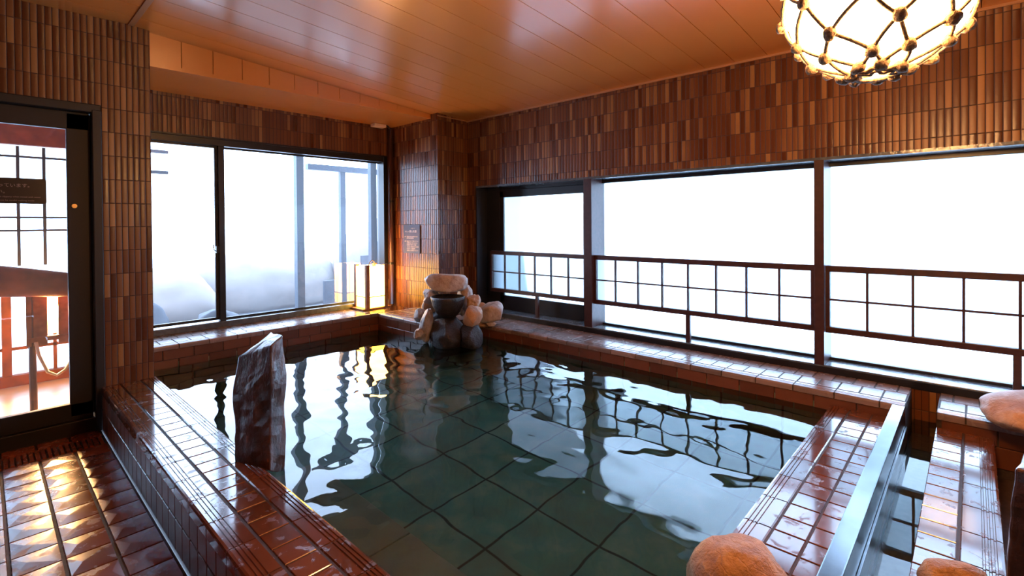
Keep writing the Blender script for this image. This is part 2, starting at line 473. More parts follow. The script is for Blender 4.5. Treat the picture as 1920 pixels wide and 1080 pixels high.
def ledge(name, label, axis, front, back, l0, l1, z, sgn, off=0, face_rows=((.033, .21), (.075, .21), (.1, .21))):
    """tiled ledge. axis 'y': runs along y, front at x=front (faces -x); axis 'x': runs along x, front at y=front"""
    fb = MB(); b = MB(); rows = [(0, .088, .2113, True), (.088, .243, .1056, False), (.243, abs(back-front), .1056, False)]
    def P(a, l, zz): return (front+sgn*a, l, zz) if axis == 'y' else (l, front+sgn*a, zz)
    for ri, (a0, a1, L, rg) in enumerate(rows):
        if a1 <= a0: continue
        l = l0 - L + (off + (L/2 if ri == 2 else 0)) % L
        while l < l1:
            p0, p1 = max(l, l0)+J, min(l+L, l1)-J
            if p1-p0 > .01:
                if rg:
                    lo, hi = sorted((front, front+sgn*(a1-J)))
                    ridged(b, lo, hi, p0, p1, z-.035, z, 'y' if axis == 'y' else 'x', -sgn if True else 1)
                else: b.tile(P(a0+J, p0, z-.03), P(a1-J, p1, z), 2, 1, .0015)
            l += L
    zt = z-.037
    for k, (h, L) in enumerate(face_rows[1:]):
        l = l0 - L + (off + (k+1)*L/2) % L
        while l < l1:
            p0, p1 = max(l, l0)+J, min(l+L, l1)-J
            if p1-p0 > .01:
                A, B = P(.006, p0, zt-h), P(.03, p1, zt)
                fb.tile(A, B, 0 if axis == 'y' else 1, -sgn, .0025)
            l += L
        zt -= h+.004
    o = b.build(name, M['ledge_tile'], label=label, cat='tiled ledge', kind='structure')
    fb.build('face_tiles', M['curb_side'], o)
    a, c = P(.012, l0, -.3), P(abs(back-front), l1, z-.003)
    MB().box(a, c).build('grout_bed', M['grout'], parent=o)
    return o
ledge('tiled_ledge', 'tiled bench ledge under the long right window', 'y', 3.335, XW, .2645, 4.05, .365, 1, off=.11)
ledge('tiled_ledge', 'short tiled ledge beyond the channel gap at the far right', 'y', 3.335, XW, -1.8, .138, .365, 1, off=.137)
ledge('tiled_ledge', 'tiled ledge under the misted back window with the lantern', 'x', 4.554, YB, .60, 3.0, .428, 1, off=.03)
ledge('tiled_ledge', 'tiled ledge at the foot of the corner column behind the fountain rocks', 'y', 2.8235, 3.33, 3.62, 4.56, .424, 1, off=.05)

# basin
ZF = -.42
b = MB().box((.80, .58, ZF-.05), (3.36, 4.6, ZF))
pf = b.build('pool_floor', M['pool_tile'], kind='structure', label='green slate tiled pool floor under the water', cat='pool floor')
b = MB().box((.80, .58, ZF), (.826, 4.6, ZW-.06)).box((3.345, .58, ZF), (3.37, 4.6, ZC)).box((.8, 4.565, ZF), (3.36, 4.59, ZC)).box((.83, .57, ZF), (3.36, .592, ZW-.06)).box((2.835, 3.635, ZF), (3.35, 4.6, ZC))
b.build('pool_wall', M['pool_tile'], kind='structure', label='submerged tiled walls of the pool basin', cat='pool wall')
b = MB()
y = 2.42
ZST = .02
while y > .62:
    b.tile((.829, max(y-.40, .60)+.002, ZF), (1.14, y-.002, ZST), 2, 1, .003); y -= .40
b.build('pool_step', M['step_stone'], kind='structure', label='submerged grey stone step along the inside of the left curb', cat='step')

# water
def water_sheet(name, x0, x1, y0, y1, z, res, amp, label, cut=None):
    nx, ny = int((x1-x0)/res), int((y1-y0)/res); v = []; f = []
    rnd = random.Random(3)
    for jx in range(ny+1):
        for i in range(nx+1):
            x = x0+(x1-x0)*i/nx; y = y0+(y1-y0)*jx/ny
            p = Vector((x*1.0, y*1.0, 0))
            h = (.0075)*noise.noise(Vector((x*.9+3, y*.9, 1.0))) + .0028*noise.noise(Vector((x*2.6, y*2.0+5, 4.0)))
            q = noise.noise(Vector((x*4.5+2*noise.noise(p*1.5), y*4.0, 9.0)))
            h += .0013*(1-abs(q)*2.2) + .0008*noise.noise(Vector((x*12, y*9, 2.0)))
            dx, dy = x-2.85, y-3.45; r = math.hypot(dx, dy)
            h += .0022*math.exp(-r*1.6)*math.sin(r*34)
            v.append((x, y, z+h*amp))
    for jx in range(ny):
        for i in range(nx):
            a = jx*(nx+1)+i; 
            if cut and cut(v[a]): continue
            f.append((a, a+1, a+nx+2, a+nx+1))
    m = MB(); m.add(v, f); return m.build(name, M['water'], smooth=True, label=label, cat='water', kind='stuff')
water_sheet('pool_water', .826, 3.35, .594, 4.57, ZW, .02, 1.0, 'rippled green pool water reflecting the bright windows', lambda p: p[0] > 2.86 and p[1] > 3.66)
water_sheet('channel_water', .84, XW, .136, .262, .185, .03, .10, 'still water in the narrow channel on the right reflecting the window lattice')
MB().box((.838, .13, -.10), (XW+.01, .27, -.06)).build('channel_bed', M['grout'], kind='structure', label='dark bed of the narrow channel', cat='channel bed')

# steel weir edge
g = empty('steel_channel_edge', (2.4, .29, ZC), 'brushed stainless steel edge between the wet curb and the narrow channel', 'steel edge')
MB().box((.85, .264, .262), (3.334, .320, .365)).build('steel_cap', M['steel'], g, bevel=.004)
MB().box((.85, .256, .10), (3.334, .264, .258)).build('steel_apron', M['steel'], g, bevel=.001)
MB().box((.85, .2645, -.06), (3.334, .300, .262)).build('steel_web', M['black_metal'], g)

# ------------------------------------------------------------------ windows
# window_1: misted sliding window in the back wall
w1 = empty('window_1', (2.0, YB+.05, ZS), 'black framed sliding window with misted panes above the back ledge', 'window', kind='structure')
w1['kind'] = 'structure'
fr = MB().box((.70, YB+.012, 2.078), (3.25, YB+.15, 2.151)).box((.70, YB+.002, 2.135), (3.25, YB+.015, 2.153))
fr.box((3.20, YB+.004, .46), (3.25, YB+.15, 2.151)).box((.70, YB+.004, .46), (.74, YB+.15, 2.151))
fr.build('window_frame', M['black_metal'], w1, bevel=.003)
MB().box((.70, YB-.001, .428), (3.25, YB+.15, .480)).build('window_sill', M['sill_metal'], w1, bevel=.004)
sa = MB().box((.70, YB+.06, .49), (1.50, YB+.085, .515)).box((.70, YB+.06, 2.06), (1.50, YB+.085, 2.078)).box((1.485, YB+.03, .48), (1.535, YB+.085, 2.10)).box((.70, YB+.06, .49), (.74, YB+.085, 2.07))
s1 = sa.build('sliding_sash', M['black_metal'], w1, bevel=.002)
MB().box((.74, YB+.070, .515), (1.485, YB+.074, 2.062)).build('pane', M['misted_glass'], s1)
lk = MB().box((1.462, YB+.035, 1.105), (1.484, YB+.058, 1.165)); lk.tube([(1.465, YB+.04, 1.12), (1.445, YB+.032, 1.13), (1.438, YB+.030, 1.15), (1.438, YB+.030, 1.185)], .004, 6)
lk.build('window_lock', M['black_metal'], s1)
MB().box((1.462, YB+.058, .515), (1.485, YB+.078, 2.062)).build('stile_gasket', M['fence_wood'], s1)
sb = MB().box((1.535, YB+.10, .480), (3.20, YB+.12, .497)).box((1.535, YB+.10, 2.065), (3.20, YB+.12, 2.08))
s2 = sb.build('sliding_sash', M['black_metal'], w1, bevel=.002)
MB().box((1.535, YB+.108, .495), (3.20, YB+.112, 2.068)).build('pane', M['misted_glass'], s2)
# window_2: long window in the right wall
XG = 3.93
w2 = empty('window_2', (XG, 1.5, ZWS), 'long frosted window in a black frame filling the right wall', 'window', kind='structure')
fr = MB()
MB().box((XW-.004, -1.5, ZWH-.012), (XG-.03, 4.009, ZWH+.008)).build('reveal_head', M['sill_metal'], w2)
fr.box((XG-.03, -1.5, 1.715), (XG+.04, 3.98, ZWH))                         # head bar
fr.box((XW-.004, 3.995, ZWS-.02), (XW+.24, 4.015, ZWH+.008))                # left reveal
fr.box((XG-.045, 3.80, ZWS), (XG+.04, 4.0, ZWH-.01)).box((XG-.03, -1.5, ZWS-.02), (XG+.04, 4.0, ZWS+.018))
fr.box((XW-.004, -1.5, .360), (XW+.014, 4.009, ZWS-.003))                   # black band under the sill
fr.build('window_frame', M['black_metal'], w2, bevel=.003)
MB().box((XW-.006, -1.5, ZWS-.012), (XG+.02, 3.999, ZWS)).build('window_sill', M['sill_metal'], w2, bevel=.003)
sh = MB().box((XG-.04, 3.745, .50), (XG-.01, 3.80, 1.70)).box((XG-.04, 2.60, .50), (XG-.01, 2.70, 1.70)).box((XG-.04, 2.6, 1.636), (XG-.01, 3.80, 1.715)).box((XG-.04, 2.6, ZWS), (XG-.01, 3.80, .571))
s3 = sh.build('casement_sash', M['black_metal'], w2, bevel=.003)
MB().box((XG-.022, 2.70, .571), (XG-.018, 3.80, 1.64)).build('pane', M['frosted_glass'], s3)
MB().box((XG, -.15, ZWS+.018), (XG+.006, .745, 1.72)).build('pane', M['frosted_glass'], w2)
MB().box((XG, -1.5, ZWS+.018), (XG+.006, -.15, 1.72)).build('pane', M['frosted_glass'], w2)
MB().box((XG, .785, ZWS+.018), (XG+.006, 2.52, 1.72)).build('pane', M['frosted_glass'], w2)
for y in (2.535, .735, -1.10):
    MB().box((XW-.010, y-.042 if y > 2 else y-.028, ZWS-.0), (XG+.03, y+.042 if y > 2 else y+.028, 1.748)).build('mullion', M['lattice_wood'], w2, bevel=.002)
# lattice guard rails before the window
def rail(y0, y1, n, ps, label):
    r = empty('lattice_railing', (3.76, (y0+y1)/2, ZWS), label, 'railing', 'lattice guard rails before the right window')
    X0, X1 = 3.752, 3.782
    MB().box((X0, y0, 1.022), (X1+.008, y1, 1.062)).build('top_rail', M['lattice_wood'], r, bevel=.003)
    MB().box((X0, y0, .625), (X1+.008, y1, .663)).build('bottom_rail', M['lattice_wood'], r, bevel=.003)
    for y in (y0+.012, y1-.012): MB().box((X0, y-.012, .663), (X1, y+.012, 1.022)).build('end_stile', M['lattice_wood'], r)
    for k in range(1, n):
        y = y0 + (y1-y0)*k/n; MB().box((X0+.004, y-.0065, .663), (X1-.006, y+.0065, 1.022)).build('muntin', M['lattice_wood'], r)
    MB().box((X0+.006, y0+.02, .835), (X1-.008, y1-.02, .847)).build('cross_muntin', M['lattice_wood'], r)
    MB().box((X1-.004, y0+.02, .655), (X1-.001, y1-.02, 1.03)).build('lattice_panel', M['frosted_glass'], r)
    MB().box((X0+.002, ps-.017, ZWS-.001), (X1, ps+.017, .63)).build('post', M['lattice_wood'], r, bevel=.002)
rail(2.578, 3.815, 6, 3.17, 'dark brown lattice rail at the left, nearest the corner column, six cells wide')
rail(.765, 2.492, 8, 1.629, 'dark brown lattice rail between the two window mullions, the middle one')
rail(-1.07, .705, 8, -.172, 'dark brown lattice rail at the right, running out of the photo edge')

# ------------------------------------------------------------------ glass door in the left wall
d1 = empty('door_1', (0, YD+.1, 0), 'black framed glass door to the next room', 'door', kind='structure')
f = MB()
f.box((-.50, YD+.002, 2.10), (XP0+.002, YD+.20, 2.157)).box((.505, YD-.002, .0), (XP0+.002, YD+.20, 2.12)).box((-.50, YD-.002, 0), (-.45, YD+.20, 2.12))
f.build('door_frame', M['door_black'], d1, bevel=.006)
lf = MB().box((.384, YD+.06, .115), (.5045, YD+.10, 2.09)).box((-.43, YD+.06, 1.985), (.50, YD+.10, 2.10)).box((-.43, YD+.06, .09), (.50, YD+.10, .20)).box((-.43, YD+.06, .1), (-.33, YD+.10, 2.09))
L = lf.build('door_leaf', M['door_metal'], d1, bevel=.004)
MB().box((-.35, YD+.078, .19), (.39, YD+.083, 1.99)).build('pane', M['clear_glass'], L)
lk = MB(); lk.tube([(.418, YD+.045, 1.487), (.418, YD+.062, 1.487)], .014, 14); lk.box((.408, YD+.036, 1.484), (.428, YD+.046, 1.490))
lk.build('door_lock', M['brass'], L, smooth=False, label='small brass door lock')
MB().box((-.50, YD+.03, -.012), (XP0, YD+.16, .09)).build('threshold', M['door_metal'], d1, bevel=.004)
def rrect(x0, x1, z0, z1, r, y0, y1, b=None):
    b = b or MB(); P = []
    for cx, cz, a0 in ((x1-r, z1-r, 0), (x0+r, z1-r, 90), (x0+r, z0+r, 180), (x1-r, z0+r, 270)):
        for k in range(5):
            a = math.radians(a0+k*22.5); P.append((cx+r*math.cos(a), cz+r*math.sin(a)))
    return b.prism(P, 1, y0, y1)
sp = rrect(-.25, .288, 1.497, 1.655, .012, YD+.072, YD+.0765).build('door_sign', M['sign_black'], L, label='black notice plate with faint Japanese and English lines')
def text(s, loc, rot, size, mat, parent, name='lettering', align='LEFT', xs=1.0):
    cu = bpy.data.curves.new(name, 'FONT'); cu.body = s; cu.size = size; cu.align_x = align; cu.extrude = .0004
    o = bpy.data.objects.new(name, cu); C.objects.link(o)
    o.location = loc; o.rotation_euler = rot; o.scale = (xs, 1, 1)
    dg = bpy.context.evaluated_depsgraph_get(); me = bpy.data.meshes.new_from_object(o.evaluated_get(dg))
    mo = bpy.data.objects.new(name, me); C.objects.link(mo); mo.matrix_world = Matrix.Translation(loc) @ (Matrix.Rotation(rot[2], 4, 'Z') @ Matrix.Rotation(rot[0], 4, 'X')) @ Matrix.Diagonal((xs, 1, 1, 1))
    me.materials.clear(); me.materials.append(mat)
    for p in me.polygons: p.material_index = 0
    bpy.data.objects.remove(o)
    mw = mo.matrix_world.copy(); mo.parent = parent; mo.matrix_parent_inverse = parent.matrix_world.inverted()
    return mo
R90 = math.radians(90)
yt = YD+.0715
bpy.context.view_layer.update()
text('は滑りやすくなっています。', (.228, yt, 1.600), (R90, 0, 0), .026, M['sign_letter_dim'], sp, align='RIGHT')
text('ください。', (.120, yt, 1.560), (R90, 0, 0), .026, M['sign_letter_dim'], sp, align='RIGHT')
text('floor is slippery when mixed with water', (.262, yt, 1.535), (R90, 0, 0), .013, M['sign_letter_dim'], sp, align='RIGHT')
text('please be careful walking inside', (.232, yt, 1.513), (R90, 0, 0), .013, M['sign_letter_dim'], sp, align='RIGHT')

# room beyond the door: bright lattice window, bench log, slatted lamp
w3 = empty('window_3', (.2, 6.0, 0), 'bright shoji style window seen through the glass door', 'window', kind='structure')
YW = 6.0
f = MB()
xs = [-1.27+.0+.164*k for k in range(0, 13)]
for x in [.224-.164*k for k in range(0, 9)] + [.388, .552]: f.box((x-.011, YW-.015, 1.02), (x+.011, YW+.01, 2.05))
for z in (1.96, 1.436, 1.324): f.box((-1.2, YW-.016, z-.009), (.9, YW+.01, z+.009))
f.build('window_muntins', M['outdoor_post'], w3)
f = MB().box((-1.3, YW-.04, 2.06), (1.0, YW+.05, 2.30)).box((-1.3, YW-.05, .0), (1.0, YW+.05, .09)).box((.88, YW-.04, 0), (1.0, YW+.05, 2.3))
f.box((.11, YW-.035, .05), (.17, YW+.03, .92)).box((-1.3, YW-.03, .86), (.9, YW+.03, .92)).box((-1.2, YW-.015, .30), (.9, YW+.01, .325)).box((-1.2, YW-.015, .78), (.9, YW+.01, .80)).box((.43, YW-.015, .05), (.455, YW+.01, .9))
f.build('window_frame', M['brown_log'], w3)
MB().box((-1.2, YW+.012, .05), (.9, YW+.016, 2.1)).build('pane', M['frosted_glass'], w3)
MB().box((-1.5, YD+.22, -.05), (.82, YW+.06, -.005)).build('floor', M['changing_floor'], **ST)
MB().box((-1.7, YD+.22, 2.32), (.84, YW+.2, 2.36)).box((.78, YD+.22, 0), (.82, YW+.05, 2.36)).box((-1.7, YD+.22, 0), (-1.6, YW+.2, 2.36)).build('wall_changing_room', M['brown_log'], **ST)
lg = MB(); lg.tube([(-.7, 5.0, 1.02), (-.3, 5.0, 1.00), (0, 5.0, .985), (.2, 5.0, .955), (.45, 5.0, .915), (.68, 5.0, .90)], [.125, .12, .115, .105, .09, .08], 16)
lg.build('bench_log', M['brown_log'], smooth=True, label='thick brown log shelf seen through the glass door', cat='log')
sl = empty('slatted_floor_lamp', (.40, 5.15, 0), 'glowing lamp behind dark wooden slats on a post, seen through the door', 'lamp')
f = MB()
f.tube([(.255, 5.10, -.005), (.252, 5.10, .40), (.255, 5.10, .86)], .022, 8)
f.build('post', M['lattice_wood'], sl)
for x0, x1 in ((.22, .335), (.395, .455), (.52, .585)): MB().box((x0, 5.08, .47), (x1, 5.10, .86)).build('slat', M['lantern_wood'], sl)
MB().box((.22, 5.07, .50), (.64, 5.105, .535)).build('slat_rail', M['lantern_wood'], sl)
bm_ = bmesh.new(); bmesh.ops.create_uvsphere(bm_, u_segments=16, v_segments=12, radius=.05)
me = bpy.data.meshes.new('bulb'); bm_.to_mesh(me); bm_.free(); o = bpy.data.objects.new('bulb', me); C.objects.link(o); me.materials.append(M['bulb_glow']); o.location = (.40, 5.22, .70); o.parent = sl; o.matrix_parent_inverse = sl.matrix_world.inverted()
MB().box((.30, 5.28, .52), (.66, 5.285, .85)).build('paper_screen', M['paper_glow'], sl)
cb = MB(); cb.tube([(.27, 5.07, .50), (.285, 5.06, .40), (.33, 5.05, .27), (.38, 5.05, .235), (.43, 5.05, .27), (.50, 5.06, .40), (.56, 5.07, .50)], .011, 8)
cb.build('cable', M['white_cable'], sl, smooth=True, label='looped white cable')

# ------------------------------------------------------------------ outdoors behind the back window
MB().box((.83, YB+.2, -.1), (5.5, 9.0, .05)).build('outdoor_deck', M['outdoor_deck'], label='grey outdoor deck beyond the misted window', cat='deck', kind='structure')
MB().box((2.36, 5.40, .05), (2.44, 5.48, 2.5)).build('wooden_post', M['outdoor_post'], label='pale hazy post outside the misted window, left of the lantern', cat='post')
MB().box((3.24, 5.35, .05), (3.32, 5.42, 2.6)).build('wooden_post', M['outdoor_post'], label='blue-grey post outside the misted window, just above the lantern', cat='post')
MB().box((2.72, 5.9, 2.03), (5.0, 5.98, 2.10)).build('outdoor_beam', M['outdoor_post'], label='faint horizontal beam outside at the upper right of the misted window', cat='beam')
MB().box((3.15, 5.92, .05), (3.22, 5.98, 2.05)).build('wooden_post', M['outdoor_post'], label='thin faint post outside between the two nearer posts', cat='post')
f = MB()
for k in range(9): f.box((3.35+k*.2, 6.8, .05), (3.54+k*.2, 6.84, .55+.11*k+(.10 if k % 3 == 1 else 0)))
f.build('wooden_fence', M['fence_wood'], label='hazy board fence outside behind the lantern', cat='fence')
f = MB()
for z in (1.86, 2.06): f.box((.84, 5.75, z), (1.26, 5.80, z+.03))
f.build('outdoor_slats', M['outdoor_post'], label='two dark slats outside at the upper left of the misted window', cat='slats')

# ------------------------------------------------------------------ rocks
def boulder(name, loc, r, mat, seed, rot=0, rough=.16, flat=1.0, label=None, cat='rock', group=None, parent=None, bottom=None, sub=4, sq=2.3, tilt=0):
    bm = bmesh.new(); bmesh.ops.create_icosphere(bm, subdivisions=sub, radius=1)
    off = Vector((seed*3.17, seed*1.31, seed*.77))
    R = Matrix.Rotation(rot, 3, 'Z') @ Matrix.Rotation(tilt, 3, 'Y')
    rg = random.Random(seed*13+5); planes = []
    for _ in range(11):
        q = Vector((rg.gauss(0, 1), rg.gauss(0, 1), rg.gauss(0, 1))).normalized(); planes.append((q, rg.uniform(.74, .98)))
    for v in bm.verts:
        d = v.co.normalized()
        k = (abs(d.x)**sq + abs(d.y)**sq + abs(d.z)**sq)**(-1/sq)
        n1 = noise.noise(d*1.3+off); n2 = noise.noise(d*3.1+off*2); n3 = noise.noise(d*8+off)
        p = d*k*(1 + rough*1.3*n1 + rough*.7*n2 + rough*.18*n3)
        if rough > .095:
            for q, od in planes:
                e = p.dot(q)-od
                if e > 0: p -= q*e*.85
            p *= 1.05
        p = Vector((p.x*r[0], p.y*r[1], p.z*r[2]))
        p = R @ p
        if bottom is not None and p.z + loc[2] < bottom: p.z = bottom - loc[2] + (p.z+loc[2]-bottom)*.08
        v.co = p
    me = bpy.data.meshes.new(name); bm.to_mesh(me); bm.free()
    me.polygons.foreach_set('use_smooth', [True]*len(me.polygons)); me.materials.append(mat)
    o = bpy.data.objects.new(name, me); C.objects.link(o); o.location = loc
    tag(o, label, cat, group)
    if parent: o.parent = parent; o.matrix_parent_inverse = parent.matrix_world.inverted()
    return o
vr = -(yaw)  # rotation aligning a rock's x axis with the view's right direction
def prock(u, v, D, wpx, hpx, dep, mat, seed, label, rough=.16, sq=2.4, tilt=0, name='rock', cat='rock', bottom=None):
    p = at(u, v, D); k = D/F/2
    return boulder(name, p, (wpx*k, dep/2, hpx*k), mat, seed, vr, rough, 1, label, cat, tilt=tilt, sq=sq, bottom=bottom)
def hazy(loc, r, seed, label): boulder('rock', loc, r, M['fence_wood'], seed, 0, .12, 1, label, 'rock', bottom=.05)
hazy((1.75, 5.95, .22), (.26, .2, .24), 31, 'dark hazy rock outside, low beside the middle stile of the misted window')
hazy((1.05, 6.6, .26), (.34, .3, .26), 32, 'faint hazy rock outside in the lower left pane of the misted window')
simple('painted_haze', (.26, .23, .21), .9, 3, .12)  # pale tone for mounds added to imitate haze low in the misted panes
for k, (x, y, rx, h, lb) in enumerate(((1.4, 8.0, .9, .50, 'pale mound added outside as haze behind the left misted pane'), (3.1, 8.3, 1.2, .62, 'long pale mound added outside as haze behind the middle of the misted window'), (5.2, 8.0, 1.0, .95, 'taller pale mound added outside as haze, just left of the lantern'))):
    boulder('haze_mound', (x, y, .05+h*.5), (rx, .45, h), M['painted_haze'], 40+k, 0, .09, 1, lb, 'haze_mound', bottom=.05)
prock(835, 530, 4.70, 78, 36, .32, M['pale_rock'], 1, 'flat pale boulder capping the top of the fountain rock pile', .10, 2.8, name='fountain_boulder')
prock(808, 556, 4.74, 28, 30, .20, M['pale_rock'], 2, 'pale rough stone under the left end of the cap boulder', .2)
prock(872, 560, 4.82, 28, 56, .20, M['pale_rock'], 3, 'pale upright stone under the right end of the cap boulder', .2)
prock(806, 588, 4.86, 34, 62, .20, M['tan_rock'], 12, 'tan stone behind the left side of the dark bowl, lit by the lantern', .2)
prock(842, 632, 4.52, 64, 70, .36, M['wet_rock'], 4, 'dark wet rounded rock below the fountain bowl', .12, 2.4, name='fountain_rock')
prock(826, 616, 4.74, 70, 66, .30, M['wet_rock'], 14, 'dark rock behind the wet base rock, under the left of the bowl', .13, 2.3, name='fountain_rock')
prock(800, 610, 4.52, 22, 66, .16, M['grey_rock'], 5, 'narrow pale grey rock at the left of the fountain reaching into the water', .2, tilt=.16)
prock(786, 627, 4.46, 20, 20, .12, M['grey_rock'], 15, 'small grey rock at the waterline left of the fountain', .2)
prock(790, 592, 4.72, 26, 26, .14, M['grey_rock'], 16, 'small grey stone on the corner ledge left of the fountain', .2)
prock(886, 594, 4.46, 36, 40, .2, M['tan_rock'], 6, 'rounded tan rock beside the dark fountain base', .12, 2.3)
prock(889, 566, 4.62, 24, 26, .16, M['tan_rock'], 7, 'small angular stone on top of the rocks right of the fountain', .2, 3)
prock(922, 586, 4.78, 44, 36, .24, M['pale_rock'], 8, 'pale oval rock on the ledge, rightmost of the fountain rocks', .12, 2.5, tilt=-.1)
prock(905, 592, 4.86, 40, 42, .22, M['tan_rock'], 17, 'tan flat stone behind and underneath the pale oval rock', .16)
prock(921, 607.5, 4.74, 17, 9, .06, M['pale_rock'], 9, 'little white stone at the edge of the right ledge', .2)
prock(884, 632, 4.46, 40, 56, .26, M['wet_rock'], 10, 'dark submerged rock right of the fountain foot', .12, 2.5)
# spout bowl
p = at(840, 574, 4.58); bw = MB(); KB = 1.0
prof = [(.015, -.10), (.07, -.10), (.105, -.06), (.138, 0), (.155, .06), (.160, .085), (.150, .092), (.135, .08), (.10, .05), (.04, .035)]
SG = 28
for r_, z_ in prof:
    for k in range(SG):
        a = 2*math.pi*k/SG; n_ = 1+.05*noise.noise(Vector((math.cos(a)*1.5, math.sin(a)*1.5, z_*6)))
        bw.v.append((p.x+r_*n_*math.cos(a), p.y+r_*n_*math.sin(a), p.z+z_))
for i in range(len(prof)-1):
    for k in range(SG): bw.f.append((i*SG+k, i*SG+(k+1) % SG, (i+1)*SG+(k+1) % SG, (i+1)*SG+k))
bw.f.append(tuple(range(SG-1, -1, -1))); bw.f.append(tuple((len(prof)-1)*SG+k for k in range(SG)))
bw.build('fountain_bowl', M['wet_rock'], smooth=True, label='dark stone bowl between the cap boulder and the wet base rock', cat='bowl')

def standing_slab(name, base, top, label, z0, mat, seed, cuts=14):
    """base/top: matching polygons (x,y[,z])"""
    n = len(base); v = []; f = []; sub = 5
    def loop(poly):
        out = []
        for i in range(n):
            a, b = Vector(poly[i]), Vector(poly[(i+1) % n])
            for k in range(sub): out.append(a.lerp(b, k/sub))
        return out
    A, B = loop(base), loop(top); m = len(A); cen = sum(A, Vector((0,0,0)))/m
    for j_ in range(cuts+1):
        t_ = j_/cuts
        for i in range(m):
            q = A[i].lerp(B[i], t_); w = q-cen; w.z = 0
            nn = .016*noise.noise(q*7+Vector((seed, 0, 0))) + .007*noise.noise(q*25)
            bul = .014*math.sin(math.pi*t_)
            q = q + w.normalized()*(nn+bul)
            if j_ == cuts: q.z += .01*noise.noise(q*18)
            v.append(tuple(q))
    for j_ in range(cuts):
        for i in range(m): f.append((j_*m+i, j_*m+(i+1) % m, (j_+1)*m+(i+1) % m, (j_+1)*m+i))
    f.append(tuple(range(m-1, -1, -1)))
    c = sum((Vector(v[cuts*m+i]) for i in range(m)), Vector((0,0,0)))/m; v.append(tuple(c+Vector((0,0,.012))))
    for i in range(m): f.append((cuts*m+i, cuts*m+(i+1) % m, len(v)-1))
    b = MB(); b.add(v, f); o = b.build(name, mat, label=label, cat='standing stone')
    es = o.modifiers.new('edge', 'BEVEL'); es.width = .006; es.segments = 2; es.limit_method = 'ANGLE'; es.angle_limit = math.radians(40)
    return o
standing_slab('standing_stone', [(.765, 2.435, .285), (.845, 2.235, .285), (.925, 2.275, .22), (.93, 2.47, .22)],
              [(.795, 2.47, .745), (.872, 2.285, .815), (.93, 2.31, .85), (.96, 2.50, .83)],
              'dark jagged standing stone slab on the left curb at the water edge', ZC, M['slab_rock'], 1)
standing_slab('standing_stone', [(1.80, -.45, .29), (2.22, -.40, .29), (2.20, -.13, .29), (1.80, -.070, .29)],
              [(1.74, -.43, .73), (2.08, -.38, .74), (2.06, -.13, .735), (1.745, -.074, .73)],
              'dark brown stone pillar at the right edge of the photo beyond the tiled strip', ZC, M['slab_rock'], 5)
boulder('boulder', (1.430, .482, .348), (.130, .11, .100), M['ochre_rock'], 21, vr+.1, .09, 1, 'round orange-brown boulder on the wet curb, nearest the camera', 'rock', sq=2.6, bottom=ZC-.001)
boulder('boulder', (1.86, .03, .325), (.085, .07, .06), M['ochre_rock'], 22, vr, .1, 1, 'ochre boulder at the bottom right corner on the tiled strip', 'rock', sq=2.5, bottom=ZC-.001)
boulder('boulder', (3.42, -.26, .435), (.27, .19, .085), M['tan_rock'], 23, vr+.15, .08, 1, 'flat tan boulder on the short ledge by the far right window', 'rock', sq=2.4, bottom=.364)

# ------------------------------------------------------------------ lantern on the corner ledge
LX, LY, LS, LZ = 2.935, 4.865, .262, .428
ln = empty('paper_lantern', (LX, LY, LZ), 'glowing wooden paper lantern on the ledge in the window corner', 'lantern')
MB().box((LX-.175, LY-.128, LZ), (LX+.175, LY+.128, LZ+.022)).build('base_plate', M['lantern_wood'], ln, bevel=.003)
h0, h1 = LZ+.022, LZ+.022+.455; s_ = LS/2
for sx in (-1, 1):
    for sy in (-1, 1):
        MB().box((LX+sx*s_, LY+sy*s_, h0), (LX+sx*(s_-.040), LY+sy*(s_-.040), h1+.012)).build('corner_post', M['lantern_wood'], ln, bevel=.002)
for sx, sy in ((-1,0),(1,0),(0,-1),(0,1)):
    def pn(z0, z1, off, mat, nm, th=.003):
        if sx: MB().box((LX+sx*(s_-.006-off), LY-s_+.04, z0), (LX+sx*(s_-.006-off-th), LY+s_-.04, z1)).build(nm, mat, ln)
        else: MB().box((LX-s_+.04, LY+sy*(s_-.006-off), z0), (LX+s_-.04, LY+sy*(s_-.006-off-th), z1)).build(nm, mat, ln)
    pn(h0+.125, h1-.004, 0, M['paper_glow'], 'paper_panel')
    pn(h0+.006, h0+.118, 0, M['paper_glow_low'], 'lower_panel')
    pn(h0+.118, h0+.127, -.002, M['lantern_wood'], 'cross_bar', .008)
hd = MB(); hd.tube([(LX-.05, LY-.04, h1), (LX-.03, LY-.03, h1+.035), (LX, LY-.02, h1+.055), (LX+.035, LY-.01, h1+.04), (LX+.05, LY, h1+.005)], .005, 8)
hd.build('wire_handle', M['black_metal'], ln, smooth=True)
bu = MB(); bu.tube([(LX, LY, h1-.07), (LX, LY, h1-.02)], .012, 8); bu.box((LX-s_+.02, LY-.01, h1-.02), (LX+s_-.02, LY+.01, h1-.01)); bu.build('lamp_bridge', M['lantern_wood'], ln)

